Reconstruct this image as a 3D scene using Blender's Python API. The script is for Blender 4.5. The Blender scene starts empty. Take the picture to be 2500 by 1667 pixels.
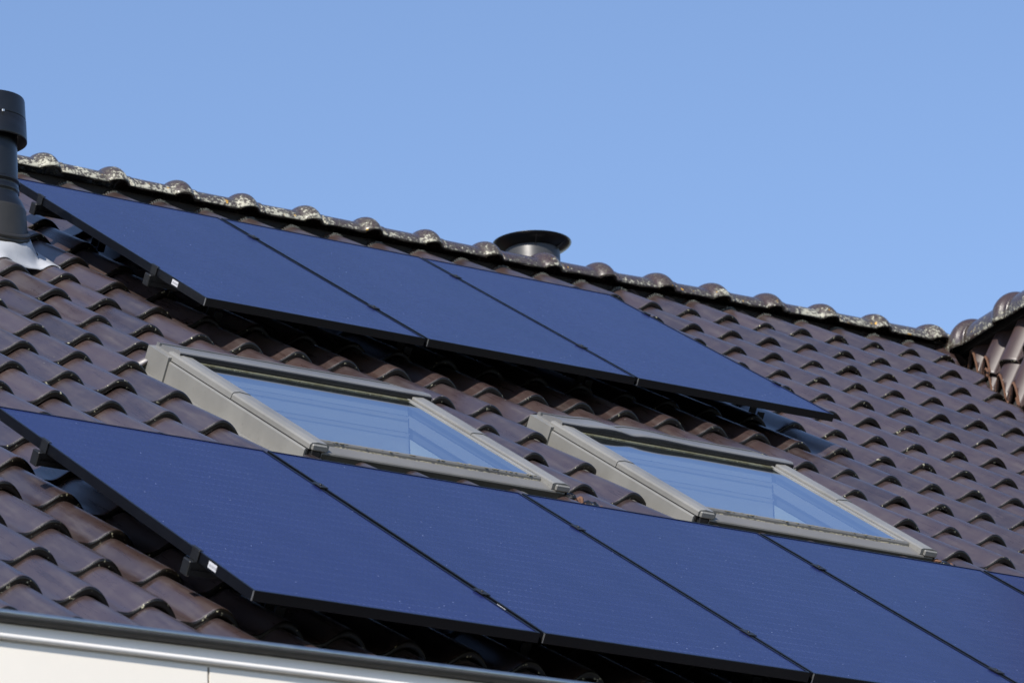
import bpy, bmesh, math, random
import numpy as np
from mathutils import Vector, Matrix, noise

random.seed(7)
rng = np.random.default_rng(11)
S = bpy.context.scene
COL = S.collection
TH = math.radians(33.0)            # pitch of the main roof
Z0 = 8.0                           # height of the roof-frame origin above the ground
# roof frame (u along ridge, v up the slope, w out of the roof) -> world
RM = Matrix(((1, 0, 0, 0),
             (0, math.cos(TH), -math.sin(TH), 0),
             (0, math.sin(TH), math.cos(TH), Z0),
             (0, 0, 0, 1)))

# ------------------------------------------------------------------ camera
cam_d = bpy.data.cameras.new('camera')
cam = bpy.data.objects.new('camera', cam_d)
COL.objects.link(cam)
S.camera = cam
cam.matrix_world = Matrix(((0.8233071, -0.1540411, -0.5462936, -9.7160),
                           (-0.5665664, -0.2809849, -0.7746290, -15.9516),
                           (-0.0341755, 0.9472691, -0.3186114, 1.6332),
                           (0, 0, 0, 1)))
cam_d.sensor_width = 36.0
cam_d.lens = 12051.7 * 36.0 / 2500.0
cam_d.clip_start = 0.5
cam_d.clip_end = 3000
cam_d.dof.use_dof = True
cam_d.dof.focus_distance = 18.5
cam_d.dof.aperture_fstop = 9.0

# ------------------------------------------------------------------ sky and sun
SUN = Vector((-0.640, -0.420, 0.650)).normalized()
w = bpy.data.worlds.new('World'); S.world = w; w.use_nodes = True
nt = w.node_tree
bg = nt.nodes['Background']
sky = nt.nodes.new('ShaderNodeTexSky'); sky.sky_type = 'NISHITA'
sky.sun_disc = False
sky.sun_elevation = math.asin(SUN.z)
sky.sun_rotation = math.atan2(SUN.x, SUN.y)
sky.altitude = 50; sky.air_density = 1.0; sky.dust_density = 0.25; sky.ozone_density = 4.2
tint = nt.nodes.new('ShaderNodeMix'); tint.data_type = 'RGBA'; tint.blend_type = 'MULTIPLY'; tint.inputs[0].default_value = 1.0
tint.inputs[7].default_value = (1.055, .982, .99, 1)
nt.links.new(sky.outputs[0], tint.inputs[6]); nt.links.new(tint.outputs[2], bg.inputs[0])
bg.inputs[1].default_value = 0.148
sd = bpy.data.lights.new('sun', 'SUN'); sun = bpy.data.objects.new('sun', sd); COL.objects.link(sun)
sd.energy = 5.0; sd.angle = math.radians(0.5); sd.color = (1.0, 0.94, 0.86)
sun.rotation_euler = SUN.to_track_quat('Z', 'Y').to_euler()
sun.location = (0, 0, 30)

S.view_settings.view_transform = 'Standard'
S.view_settings.look = 'None'
S.view_settings.exposure = 0.25
S.view_settings.gamma = 1.0
S.render.engine = 'CYCLES'

# ------------------------------------------------------------------ helpers
def tag(o, label=None, cat=None, group=None, kind=None):
    if label: o['label'] = label
    if cat: o['category'] = cat
    if group: o['group'] = group
    if kind: o['kind'] = kind
    return o

def empty(name, mat4, label=None, cat=None, group=None, kind=None):
    o = bpy.data.objects.new(name, None); COL.objects.link(o)
    o.matrix_world = mat4
    o.empty_display_size = 0.1
    return tag(o, label, cat, group, kind)

def copy_tree(o, parent=None):
    c = o.copy(); COL.objects.link(c); c.parent = parent
    for ch in list(o.children):
        copy_tree(ch, c)
    return c

class MB:
    """collects geometry and links it as ONE mesh object"""
    def __init__(s): s.v = []; s.f = []; s.m = []; s.sm = []
    def add(s, verts, faces, mi=0, smooth=False):
        n = len(s.v); s.v += [tuple(p) for p in verts]
        for f in faces:
            s.f.append(tuple(i + n for i in f)); s.m.append(mi); s.sm.append(smooth)
    def box(s, x0, x1, y0, y1, z0, z1, mi=0, ch=0.0, mat=None):
        if ch <= 0:
            V = [(x, y, z) for x in (x0, x1) for y in (y0, y1) for z in (z0, z1)]
            Fc = [(0, 1, 3, 2), (4, 6, 7, 5), (0, 4, 5, 1), (2, 3, 7, 6), (0, 2, 6, 4), (1, 5, 7, 3)]
        else:
            V = []; 
            for x, sx in ((x0, 1), (x1, -1)):
                for y, sy in ((y0, 1), (y1, -1)):
                    for z, sz in ((z0, 1), (z1, -1)):
                        V += [(x + sx * ch, y + sy * ch, z), (x + sx * ch, y, z + sz * ch), (x, y + sy * ch, z + sz * ch)]
            bm = bmesh.new()
            for p in V: bm.verts.new(p)
            r = bmesh.ops.convex_hull(bm, input=bm.verts)
            bm.verts.index_update()
            V = [tuple(q.co) for q in bm.verts]; Fc = [tuple(q.index for q in f.verts) for f in bm.faces]
            bm.free()
        if mat is not None: V = [tuple(mat @ Vector(p)) for p in V]
        s.add(V, Fc, mi)
    def lathe(s, prof, n=48, c=(0, 0), mi=0, smooth=True):
        V = []; Fc = []
        for r, z in prof:
            for k in range(n):
                t = 2 * math.pi * k / n; V.append((c[0] + r * math.cos(t), c[1] + r * math.sin(t), z))
        for a in range(len(prof) - 1):
            for k in range(n):
                k2 = (k + 1) % n; Fc.append((a * n + k, a * n + k2, (a + 1) * n + k2, (a + 1) * n + k))
        s.add(V, Fc, mi, smooth)
    def extrude(s, prof, A, B, up=Vector((0, 0, 1)), side=Vector((0, -1, 0)), mi=0, closed=True, smooth=False, cap=True):
        """profile (side, up) swept from A to B"""
        V = []; n = len(prof)
        for P in (A, B):
            for a, b in prof: V.append(tuple(Vector(P) + side * a + up * b))
        Fc = []
        for i in range(n if closed else n - 1):
            j = (i + 1) % n; Fc.append((i, j, n + j, n + i))
        s.add(V, Fc, mi, smooth)
        if closed and cap:
            s.add(V[:n], [tuple(range(n))], mi); s.add(V[n:], [tuple(range(n))[::-1]], mi)
    def build(s, name, mats, parent=None, space=None, recalc=True):
        """space: matrix of the frame the coordinates are in, if the parent is elsewhere"""
        me = bpy.data.meshes.new(name)
        me.from_pydata(s.v, [], s.f)
        if not isinstance(mats, (list, tuple)): mats = [mats]
        for m in mats: me.materials.append(m)
        me.polygons.foreach_set('material_index', s.m)
        me.polygons.foreach_set('use_smooth', s.sm)
        me.update()
        if recalc:
            bm = bmesh.new(); bm.from_mesh(me)
            bmesh.ops.recalc_face_normals(bm, faces=bm.faces)
            bm.to_mesh(me); bm.free()
        o = bpy.data.objects.new(name, me); COL.objects.link(o)
        if parent is not None:
            o.parent = parent
            if space is not None:
                o.matrix_local = parent_world(parent).inverted() @ space
        elif space is not None:
            o.matrix_world = space
        return o

def parent_world(p):
    m = p.matrix_basis.copy()
    while p.parent is not None:
        p = p.parent; m = p.matrix_basis @ m
    return m

# ------------------------------------------------------------------ materials
class Mat:
    def __init__(s, name):
        s.m = bpy.data.materials.new(name); s.m.use_nodes = True
        s.n = s.m.node_tree.nodes; s.l = s.m.node_tree.links
        s.p = s.n['Principled BSDF']; s.out = s.n['Material Output']
        s.tc = None
    def node(s, t, **k):
        n = s.n.new(t)
        for a, b in k.items(): setattr(n, a, b)
        return n
    def coord(s, kind='Object'):
        if s.tc is None: s.tc = s.node('ShaderNodeTexCoord')
        return s.tc.outputs[kind]
    def noise(s, scale, detail=3, rough=.6, vec=None, w=None):
        n = s.node('ShaderNodeTexNoise'); n.inputs['Scale'].default_value = scale
        n.inputs['Detail'].default_value = detail; n.inputs['Roughness'].default_value = rough
        s.l.new(vec if vec is not None else s.coord(), n.inputs['Vector']); return n.outputs['Fac']
    def ramp(s, fac, stops):
        r = s.node('ShaderNodeValToRGB'); s.l.new(fac, r.inputs[0])
        e = r.color_ramp.elements
        while len(e) < len(stops): e.new(0.5)
        for x, (p, c) in zip(e, stops):
            x.position = p; x.color = (c, c, c, 1) if isinstance(c, (int, float)) else (*c, 1)
        return r.outputs[0]
    def mix(s, fac, a, b):
        n = s.node('ShaderNodeMix', data_type='RGBA'); 
        for sock, v in ((n.inputs[0], fac), (n.inputs[6], a), (n.inputs[7], b)):
            if hasattr(v, 'is_linked'): s.l.new(v, sock)
            elif isinstance(v, (int, float)): sock.default_value = v
            else: sock.default_value = (*v, 1)
        return n.outputs[2]
    def math(s, op, a, b=0.0, clamp=False):
        n = s.node('ShaderNodeMath', operation=op); n.use_clamp = clamp
        for i, v in enumerate((a, b)):
            if hasattr(v, 'is_linked'): s.l.new(v, n.inputs[i])
            else: n.inputs[i].default_value = v
        return n.outputs[0]
    def set(s, **k):
        for a, b in k.items():
            i = s.p.inputs[a.replace('_', ' ')]
            if hasattr(b, 'is_linked'): s.l.new(b, i)
            elif isinstance(b, tuple) and len(b) == 3: i.default_value = (*b, 1)
            else: i.default_value = b
        return s
    def bump(s, h, strength=.3, dist=.002):
        b = s.node('ShaderNodeBump'); b.inputs['Strength'].default_value = strength
        b.inputs['Distance'].default_value = dist
        s.l.new(h, b.inputs['Height']); s.l.new(b.outputs[0], s.p.inputs['Normal']); return s

def simple(name, col, rough=.5, metal=0.0, nscale=30, var=.15, bumps=0.0, **k):
    m = Mat(name)
    n = m.noise(nscale)
    a = tuple(c * (1 - var) for c in col); b = tuple(min(1, c * (1 + var)) for c in col)
    m.set(Base_Color=m.mix(n, a, b), Roughness=m.ramp(m.noise(nscale * .4), [(.3, max(0, rough - .06)), (.7, min(1, rough + .06))]), Metallic=metal, **k)
    if bumps: m.bump(m.noise(nscale * 6), bumps)
    return m.m

def lichen_layers(m, base, amount, sc=1.0):
    """pale crust lichen blotches; amount = socket/number shifting coverage 0..1"""
    v = m.coord()
    big = m.noise(9 * sc, 2, .5); mid = m.noise(55 * sc, 4, .65); fine = m.noise(160 * sc, 3, .7)
    a = m.math('ADD', m.math('MULTIPLY', big, .8), m.math('MULTIPLY', mid, .9))
    a = m.math('ADD', a, m.math('MULTIPLY', fine, .35))
    a = m.math('ADD', a, amount)
    f = m.ramp(a, [(.0, 0.), (1., 1.)])
    return f

# glazed brown roof tile
def tile_material(name, dirty=False, worn=False):
    m = Mat(name)
    at = m.node('ShaderNodeAttribute', attribute_name='tone'); t = at.outputs['Fac']
    big = m.noise(1.3, 3, .5); mid = m.noise(14, 4, .6); fine = m.noise(230, 2, .5)
    c = m.mix(t, (.021, .0118, .0105), (.055, .0325, .027))
    c = m.mix(m.ramp(big, [(.35, 0.), (.7, .5)]), c, (.046, .028, .029))
    c = m.mix(m.ramp(mid, [(.45, 0.), (.8, .35)]), c, (.062, .043, .038))
    mp = m.node('ShaderNodeMapping'); mp.inputs['Scale'].default_value = (34, 2.2, 34); m.l.new(m.coord(), mp.inputs[0])
    stk = m.noise(1.0, 4, .65, mp.outputs[0])
    c = m.mix(m.ramp(stk, [(.50, 0.), (.78, .55)]), c, (.075, .058, .050))
    c = m.mix(m.ramp(stk, [(.22, .6), (.42, 0.)]), c, (.016, .010, .009))
    # small white specks of dust and droppings
    vo = m.node('ShaderNodeTexVoronoi'); vo.inputs['Scale'].default_value = 16
    m.l.new(m.coord(), vo.inputs['Vector'])
    sp = m.ramp(vo.outputs['Distance'], [(.035, 1.), (.05, 0.)])
    wh = m.node('ShaderNodeSeparateColor'); m.l.new(vo.outputs['Color'], wh.inputs[0])
    sp = m.math('MULTIPLY', sp, m.ramp(wh.outputs[0], [(.80, 0.), (.84, .55)]))
    c = m.mix(sp, c, (.42, .40, .36))
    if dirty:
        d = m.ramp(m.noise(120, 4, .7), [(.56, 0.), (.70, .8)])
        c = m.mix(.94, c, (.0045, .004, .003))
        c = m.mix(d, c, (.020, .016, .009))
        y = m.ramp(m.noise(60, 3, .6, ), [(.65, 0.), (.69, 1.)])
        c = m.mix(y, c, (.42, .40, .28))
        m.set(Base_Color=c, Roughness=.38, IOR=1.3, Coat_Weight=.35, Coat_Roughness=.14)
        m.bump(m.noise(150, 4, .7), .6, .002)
    else:
        r = m.ramp(m.math('ADD', m.math('MULTIPLY', mid, .5), m.math('MULTIPLY', stk, .5)), [(.32, .24), (.68, .46)])
        if worn: m.set(Base_Color=c, Roughness=.42, IOR=1.45, Coat_Weight=.2, Coat_Roughness=.3, Coat_IOR=1.5)
        else: m.set(Base_Color=c, Roughness=r, IOR=1.75, Coat_Weight=.85, Coat_Roughness=m.ramp(stk, [(.3, .24), (.7, .38)]), Coat_IOR=1.75)
        m.bump(m.math('ADD', m.noise(7, 2, .5), m.math('MULTIPLY', fine, .03)), .25, .006)
    return m.m

M_TILE = tile_material('glazed_brown_clay')
M_TILEW = tile_material('worn_brown_clay', worn=True)
M_NOSE = tile_material('weathered_tile_edge', True)
M_TERRA = simple('raw_terracotta', (.13, .062, .034), .85, nscale=60, var=.4, bumps=.4)

def ridge_material():
    m = Mat('ridge_tile_clay')
    oi = m.node('ShaderNodeObjectInfo')
    at = m.node('ShaderNodeAttribute', attribute_name='skirt'); sk = at.outputs['Fac']
    vec = m.node('ShaderNodeVectorMath', operation='ADD'); m.l.new(m.coord(), vec.inputs[0])
    cx = m.node('ShaderNodeCombineXYZ'); m.l.new(m.math('MULTIPLY', oi.outputs['Random'], 37.), cx.inputs[0])
    m.l.new(m.math('MULTIPLY', oi.outputs['Random'], 91.), cx.inputs[1]); m.l.new(cx.outputs[0], vec.inputs[1])
    V = vec.outputs[0]
    n1 = m.noise(10, 2, .5, V); n2 = m.noise(60, 5, .7, V); n3 = m.noise(170, 3, .7, V)
    oc = m.node('ShaderNodeAttribute', attribute_type='OBJECT', attribute_name='["lichen"]')
    cov = m.math('ADD', m.math('MULTIPLY', sk, .27), m.math('MULTIPLY', oc.outputs['Fac'], .18))
    a = m.math('ADD', m.math('MULTIPLY', n1, .45), m.math('MULTIPLY', n2, 1.05))
    a = m.math('ADD', a, cov)
    crust = m.ramp(m.math('SUBTRACT', a, .62), [(.50, 0.), (.54, 1.)])
    grime = m.ramp(m.math('SUBTRACT', a, .62), [(.30, 0.), (.52, 1.)])
    c = m.mix(grime, (.050, .032, .028), (.070, .062, .042))
    c = m.mix(crust, c, m.mix(n3, (.20, .195, .14), (.60, .58, .48)))
    ye = m.math('MULTIPLY', m.ramp(m.noise(22, 2, .5, V), [(.69, 0.), (.71, 1.)]), m.ramp(sk, [(.6, 0.), (.8, 1.)]))
    c = m.mix(ye, c, (.55, .30, .02))
    r = m.mix(m.math('MAXIMUM', crust, m.math('MULTIPLY', grime, .6)), (.27, .27, .27), (.85, .85, .85))
    m.set(Base_Color=c, Roughness=r, Coat_Weight=m.math('SUBTRACT', .6, m.math('MULTIPLY', crust, .6)), Coat_Roughness=.2)
    m.bump(m.math('ADD', m.math('MULTIPLY', crust, .6), m.math('MULTIPLY', n3, .4)), .5, .003)
    return m.m
M_RIDGE = ridge_material()

M_BLACK = simple('black_anodised_frame', (.0025, .0028, .004), .34, .0, 40, .2, Specular_IOR_Level=.38)
M_RAIL = simple('black_rail', (.009, .0095, .010), .42, .0, 60, .3, .1)
M_ALU = simple('bare_aluminium', (.55, .55, .52), .35, .9, 50, .1)
M_DARK = simple('dark_underlay', (.012, .011, .011), .9, 0, 20, .3)
M_DECK = simple('roof_membrane', (.02, .018, .017), .9, 0, 5, .3)

def panel_material():
    m = Mat('solar_cells')
    v = m.coord()
    sx = m.node('ShaderNodeSeparateXYZ'); m.l.new(v, sx.inputs[0])
    X, Y = sx.outputs[0], sx.outputs[1]
    # bus wires: thin lines across the panel every 78 mm, broken into dashes
    fy = m.math('ABSOLUTE', m.math('SUBTRACT', m.math('FRACT', m.math('DIVIDE', Y, .0785)), .5))
    line = m.ramp(fy, [(.0, 1.), (.055, 1.), (.085, 0.)])
    fx = m.math('ABSOLUTE', m.math('SUBTRACT', m.math('FRACT', m.math('DIVIDE', X, .0225)), .5))
    dash = m.ramp(fx, [(.20, 1.), (.26, .15)])
    cellx = m.math('ABSOLUTE', m.math('SUBTRACT', m.math('FRACT', m.math('DIVIDE', X, .171)), .5))
    gapx = m.ramp(cellx, [(.0, 1.), (.012, 0.)])
    n = m.noise(3.1, 3, .6); n2 = m.noise(45, 3, .6)
    li = m.math('MULTIPLY', m.math('MULTIPLY', line, dash), m.ramp(n, [(.3, .35), (.7, 1.)]))
    li = m.math('ADD', li, m.math('MULTIPLY', gapx, .25), True)
    base = m.mix(n, (.0065, .010, .052), (.012, .017, .080))
    oi = m.node('ShaderNodeObjectInfo')
    base = m.mix(m.math('MULTIPLY', oi.outputs['Random'], .35), base, (.010, .011, .085))
    wv = m.node('ShaderNodeTexWave'); wv.inputs['Scale'].default_value = 1.1; wv.inputs['Distortion'].default_value = 6.; wv.inputs['Detail'].default_value = 3.
    m.l.new(v, wv.inputs['Vector'])
    base = m.mix(m.math('MULTIPLY', wv.outputs['Fac'], .10), base, (.022, .028, .09))
    base = m.mix(m.math('MULTIPLY', li, m.ramp(m.noise(2.3, 3, .6), [(.35, .10), (.7, .26)])), base, (.10, .125, .26))
    # dust specks
    vo = m.node('ShaderNodeTexVoronoi'); vo.inputs['Scale'].default_value = 28
    m.l.new(v, vo.inputs['Vector'])
    sc = m.node('ShaderNodeSeparateColor'); m.l.new(vo.outputs['Color'], sc.inputs[0])
    sp = m.math('MULTIPLY', m.ramp(vo.outputs['Distance'], [(.06, 1.), (.09, 0.)]), m.ramp(sc.outputs[0], [(.80, 0.), (.9, .75)]))
    vo2 = m.node('ShaderNodeTexVoronoi'); vo2.inputs['Scale'].default_value = 90
    m.l.new(v, vo2.inputs['Vector'])
    sp2 = m.math('MULTIPLY', m.ramp(vo2.outputs['Distance'], [(.10, 1.), (.18, 0.)]), .06)
    base = m.mix(m.math('ADD', sp, sp2, True), base, (.28, .32, .50))
    r = m.ramp(n2, [(.2, .20), (.8, .27)])
    m.set(Base_Color=base, Roughness=r, IOR=1.40, Specular_Tint=(.58, .72, 1.0))
    m.bump(m.noise(9, 2, .5), .05, .002)
    return m.m
M_CELL = panel_material()

def sticker_material():
    m = Mat('printed_sticker')
    sx = m.node('ShaderNodeSeparateXYZ'); m.l.new(m.coord(), sx.inputs[0])
    f = m.math('FRACT', m.math('MULTIPLY', m.noise(1, 0, 0, None), 1.))
    bars = m.ramp(m.noise(420, 1, .5), [(.48, .75), (.55, .35)])
    m.set(Base_Color=m.mix(bars, (.2, .2, .2), (.86, .87, .9)), Roughness=.35)
    return m.m
M_STICK = simple('white_sticker', (.52, .53, .56), .35, 0, 90, .05)
M_PRINT = simple('grey_print', (.30, .30, .32), .5, 0, 90, .1)

def sky_metal(name, col, rough, dirt=.3, lich=0.0):
    m = Mat(name)
    n = m.noise(4, 3, .6); n2 = m.noise(60, 4, .7)
    c = m.mix(m.ramp(n, [(.4, 0.), (.75, dirt)]), col, tuple(x * .62 for x in col))
    c = m.mix(m.ramp(n2, [(.6, 0.), (.8, dirt)]), c, tuple(x * .5 for x in col))
    if lich:
        g = m.noise(26, 4, .7); g2 = m.noise(120, 3, .7)
        c = m.mix(m.ramp(g, [(.52 - lich * .25, 0.), (.62 - lich * .2, .85)]), c, (.075, .068, .03))
        c = m.mix(m.ramp(g2, [(.62, 0.), (.68, .9)]), c, (.55, .53, .42))
    m.set(Base_Color=c, Roughness=rough, Metallic=0.0, Coat_Weight=.15, Coat_Roughness=.25)
    m.bump(n2, .12, .002)
    return m.m
M_FRAME = sky_metal('painted_aluminium_cladding', (.215, .210, .193), .38, .6)
M_FRAME2 = sky_metal('weathered_aluminium_cladding', (.155, .15, .14), .5, .5, 0)
M_HOOD = sky_metal('ribbed_hood_cladding', (.165, .165, .165), .35, .4)
M_SASH = sky_metal('olive_reflection_sash', (.13, .13, .085), .45, .6, .2)
M_LEAD = sky_metal('pale_lead_sheet', (.42, .43, .45), .42, .8)
M_DRIP = simple('dark_olive_drip_edge', (.020, .019, .012), .6, 0, 40, .7)
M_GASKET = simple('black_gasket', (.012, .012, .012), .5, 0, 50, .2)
M_MOSS = simple('lichen_crumbs', (.22, .20, .14), .95, 0, 80, .7, .5)
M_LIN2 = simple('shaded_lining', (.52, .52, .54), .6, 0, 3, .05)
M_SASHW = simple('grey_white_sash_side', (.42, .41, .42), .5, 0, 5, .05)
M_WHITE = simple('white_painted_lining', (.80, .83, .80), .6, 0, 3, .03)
M_ROOM_SHADE = simple('room_and_shade_bands', (.16, .16, .17), .8, 0, 3, .1)

def glass_material():
    m = Mat('window_glass')
    tr = m.node('ShaderNodeBsdfTransparent'); tr.inputs[0].default_value = (.80, .88, .86, 1)
    gl = m.node('ShaderNodeBsdfGlossy'); gl.inputs['Roughness'].default_value = .015
    gl.inputs[0].default_value = (.93, .95, 1, 1)
    ge = m.node('ShaderNodeNewGeometry')
    dp = m.node('ShaderNodeVectorMath', operation='DOT_PRODUCT')
    m.l.new(ge.outputs['Incoming'], dp.inputs[0]); m.l.new(ge.outputs['Normal'], dp.inputs[1])
    # reflectance of a double pane from both sides: Schlick term F, then 4F / (1 + 3F)
    F_ = m.math('ADD', .045, m.math('MULTIPLY', .955, m.math('POWER', m.math('SUBTRACT', 1., m.math('ABSOLUTE', dp.outputs['Value'])), 5.)))
    k = m.math('DIVIDE', m.math('MULTIPLY', F_, 4.6), m.math('ADD', 1., m.math('MULTIPLY', F_, 3.)), True)
    # faint smears and dust film
    k = m.math('SUBTRACT', k, m.math('MULTIPLY', m.ramp(m.noise(3, 4, .6), [(.4, 0.), (.8, 1.)]), .05), True)
    mx = m.node('ShaderNodeMixShader')
    m.l.new(k, mx.inputs[0]); m.l.new(tr.outputs[0], mx.inputs[1]); m.l.new(gl.outputs[0], mx.inputs[2])
    m.l.new(mx.outputs[0], m.out.inputs[0])
    m.n.remove(m.p)
    return m.m
M_GLASS = glass_material()

M_PIPE = simple('black_powder_coat', (.0065, .0072, .0085), .33, 0, 30, .25, .05)
M_PIPE2 = simple('weathered_black_plastic', (.024, .0215, .018), .45, 0, 14, .35, .1)
M_VENT = simple('satin_black_steel', (.055, .055, .056), .42, .3, 20, .2)
M_FELT = simple('dark_roofing_felt', (.022, .021, .018), .55, 0, 30, .4, .2)
M_WALLP = simple('cream_fascia_board', (.80, .75, .66), .45, 0, 6, .04)
M_TRIM = simple('white_trim', (.72, .70, .66), .4, 0, 8, .04)
M_ROLL = simple('rolled_zinc_edge', (.50, .53, .53), .36, 1.0, 25, .12)
M_BRICK = simple('red_brown_brick', (.22, .10, .07), .9, 0, 8, .3, .3)

def ground_material():
    m = Mat('street_ground')
    m.set(Base_Color=m.mix(m.noise(.6, 5, .6), (.022, .028, .014), (.045, .042, .034)), Roughness=.95)
    return m.m

# ------------------------------------------------------------------ ground
g = MB(); g.add([(-400, -400, 0), (400, -400, 0), (400, 400, 0), (-400, 400, 0)], [(0, 1, 2, 3)])
tag(g.build('ground', ground_material()), kind='structure')

# ------------------------------------------------------------------ the house
HOUSE = empty('house', Matrix.Translation((0, 0, 0)),
              'house with glossy brown clay tile roof, ridge tiles and two grey roof windows', 'house')

A = 0.232; B = 0.383               # tile pitch and course gauge
PC = np.array([[4.47899, 2.73595], [2.40989, 0.14118], [0.02112, 3.87882],
               [-0.00213, 0.00874], [0.12309, 0.14926], [-0.11938, -0.13044]])
def tile_uv(i, j):
    """nose-crest position of tile column i, course j (the real courses wander a little)"""
    i = np.asarray(i, float) / 10; j = np.asarray(j, float) / 10
    b = np.stack([np.ones_like(i), i, j, i * i, i * j, j * j], -1)
    r = b @ PC
    return r[..., 0], r[..., 1]

def prof_h(p):
    """height of the pan profile; p in tile widths, crest at 0"""
    p = np.asarray(p, float)
    left = -.058 * (1 - np.cos(np.clip(-p / .44, 0, 1) * math.pi)) / 2
    right = -.40 * np.clip(p, 0, None) ** 2
    return np.where(p < 0, left, right)

PP = np.array([-.66, -.55, -.46, -.40, -.34, -.28, -.22, -.17, -.12, -.07, -.02, .03, .08, .13, .18, .23, .28, .33, .365])
#       (y along slope, offset w, material)
def tile_rows(L):
    R = [(.016, -.031), (.007, -.0305), (.0015, -.0275), (.0, -.023), (.0, -.010), (.0025, -.0045), (.0065, -.0014), (.012, 0.0), (.021, .0)]
    for y in np.linspace(.055, L, 7): R.append((float(y), 0.0))
    return R
SLOPE = -.0295

def build_tiles(pos_list, to_world, L=.43):
    """pos_list: (u, v, du, rnd) -> arrays"""
    R = tile_rows(L); nr = len(R); npf = len(PP)
    h = prof_h(PP)
    ry = np.array([r[0] for r in R]); rw = np.array([r[1] for r in R])
    Vs = []; Fs = []; Ms = []; Ts = []
    # pattern faces
    base_f = []; base_m = []
    for a in range(nr - 1):
        for k in range(npf - 1):
            base_f.append((a * npf + k, a * npf + k + 1, (a + 1) * npf + k + 1, (a + 1) * npf + k))
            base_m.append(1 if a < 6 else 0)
    # right edge drop and underside edge
    off = nr * npf
    base_f = np.array(base_f)
    extra_v = nr
    ef = [(a * npf + npf - 1, off + a, off + a + 1, (a + 1) * npf + npf - 1) for a in range(nr - 1)]
    allf = np.vstack([base_f, np.array(ef)])
    allm = np.array(base_m + [0] * (nr - 1))
    nv = nr * npf + nr
    for n, (u, v, du, ang, tone, dw) in enumerate(pos_list):
        x = (PP * du)[None, :] + np.zeros((nr, 1))
        # nose follows the roll thickness; trough a touch thinner
        w = h[None, :] + rw[:, None] + (SLOPE * ry / B)[:, None] + dw
        y = ry[:, None] + np.zeros((1, npf))
        x2 = x + ang * y; y2 = y - ang * x
        P = np.stack([u + x2, v + y2, w], -1).reshape(-1, 3)
        e = np.stack([u + (PP[-1] * du + .0005) + ang * ry, v + ry, h[-1] + rw + SLOPE * ry / B + dw - .016], -1)
        Vs.append(np.vstack([P, e])); Fs.append(allf + n * nv); Ms.append(allm); Ts.append(np.full(nv, tone))
    V = np.vstack(Vs); 
    return V, np.vstack(Fs), np.concatenate(Ms), np.concatenate(Ts)

def np_mesh(name, V, F, Mi, mats, tone=None):
    me = bpy.data.meshes.new(name)
    me.vertices.add(len(V)); me.vertices.foreach_set('co', V.astype(np.float32).ravel())
    me.loops.add(F.size); me.loops.foreach_set('vertex_index', F.astype(np.int32).ravel())
    me.polygons.add(len(F)); me.polygons.foreach_set('loop_start', np.arange(0, F.size, 4, dtype=np.int32))
    me.polygons.foreach_set('loop_total', np.full(len(F), 4, dtype=np.int32))
    for m in mats: me.materials.append(m)
    me.polygons.foreach_set('material_index', Mi.astype(np.int32))
    me.polygons.foreach_set('use_smooth', np.ones(len(F), bool))
    if tone is not None:
        a = me.attributes.new('tone', 'FLOAT', 'POINT'); a.data.foreach_set('value', tone.astype(np.float32))
    me.update(calc_edges=True); me.validate()
    return me

SKY1 = (-.602, .560, -2.018, -.74)       # skylight footprint (u0,u1,v0,v1)
SKYOFF = (1.735, -.045)
SKD = Vector((.098, .168, -.035))          # the windows sit low between the rolls
HOLES = [(SKY1[0] + SKD.x + k * SKYOFF[0] + .03, SKY1[1] + SKD.x + k * SKYOFF[0] - .03, SKY1[2] + SKD.y + k * SKYOFF[1] + .03, SKY1[3] + SKD.y + k * SKYOFF[1] - .06) for k in (0, 1)]

pos = []
for j in range(0, -25, -1):
    for i in range(-44, 9):
        u, v = tile_uv(i, j); u1, v1 = tile_uv(i + 1, j)
        du = float(u1 - u)
        ang = float(-(v1 - v) / du)
        pos.append((float(u), float(v), du, ang * .0, float(np.clip(rng.normal(.5, .25), 0, 1)),
                    float(rng.normal(0, .0016))))
pos = [(u + random.gauss(0, .0012), v + random.gauss(0, .004), du, random.gauss(0, .004), t, dw) for (u, v, du, a, t, dw) in pos]
top = [p for p in pos if p[1] > 2.3]; rest = [p for p in pos if p[1] <= 2.3]
V1, F1, M1, T1 = build_tiles(rest, None, .43)
V2, F2, M2, T2 = build_tiles(top, None, .58)
V = np.vstack([V1, V2]); F = np.vstack([F1, F2 + len(V1)]); Mi = np.concatenate([M1, M2]); T = np.concatenate([T1, T2])
cen = V[F].mean(1)
keep = np.ones(len(F), bool)
for (a0, a1, b0, b1) in HOLES:
    keep &= ~((cen[:, 0] > a0) & (cen[:, 0] < a1) & (cen[:, 1] > b0) & (cen[:, 1] < b1))
for k_ in (0, 1):
    ul = SKY1[0] + SKD.x + k_ * SKYOFF[0]
    keep &= ~((cen[:, 0] > ul - (.085 if k_ == 0 else .040)) & (cen[:, 0] < ul + .1) & (cen[:, 1] > SKY1[2] + SKD.y + k_ * SKYOFF[1] - .0) & (cen[:, 1] < SKY1[3] + SKD.y + k_ * SKYOFF[1] - .03))
F = F[keep]; Mi = Mi[keep]
me = np_mesh('roof_tiles', V, F, Mi, [M_TILE, M_NOSE, M_TERRA], T)

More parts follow.
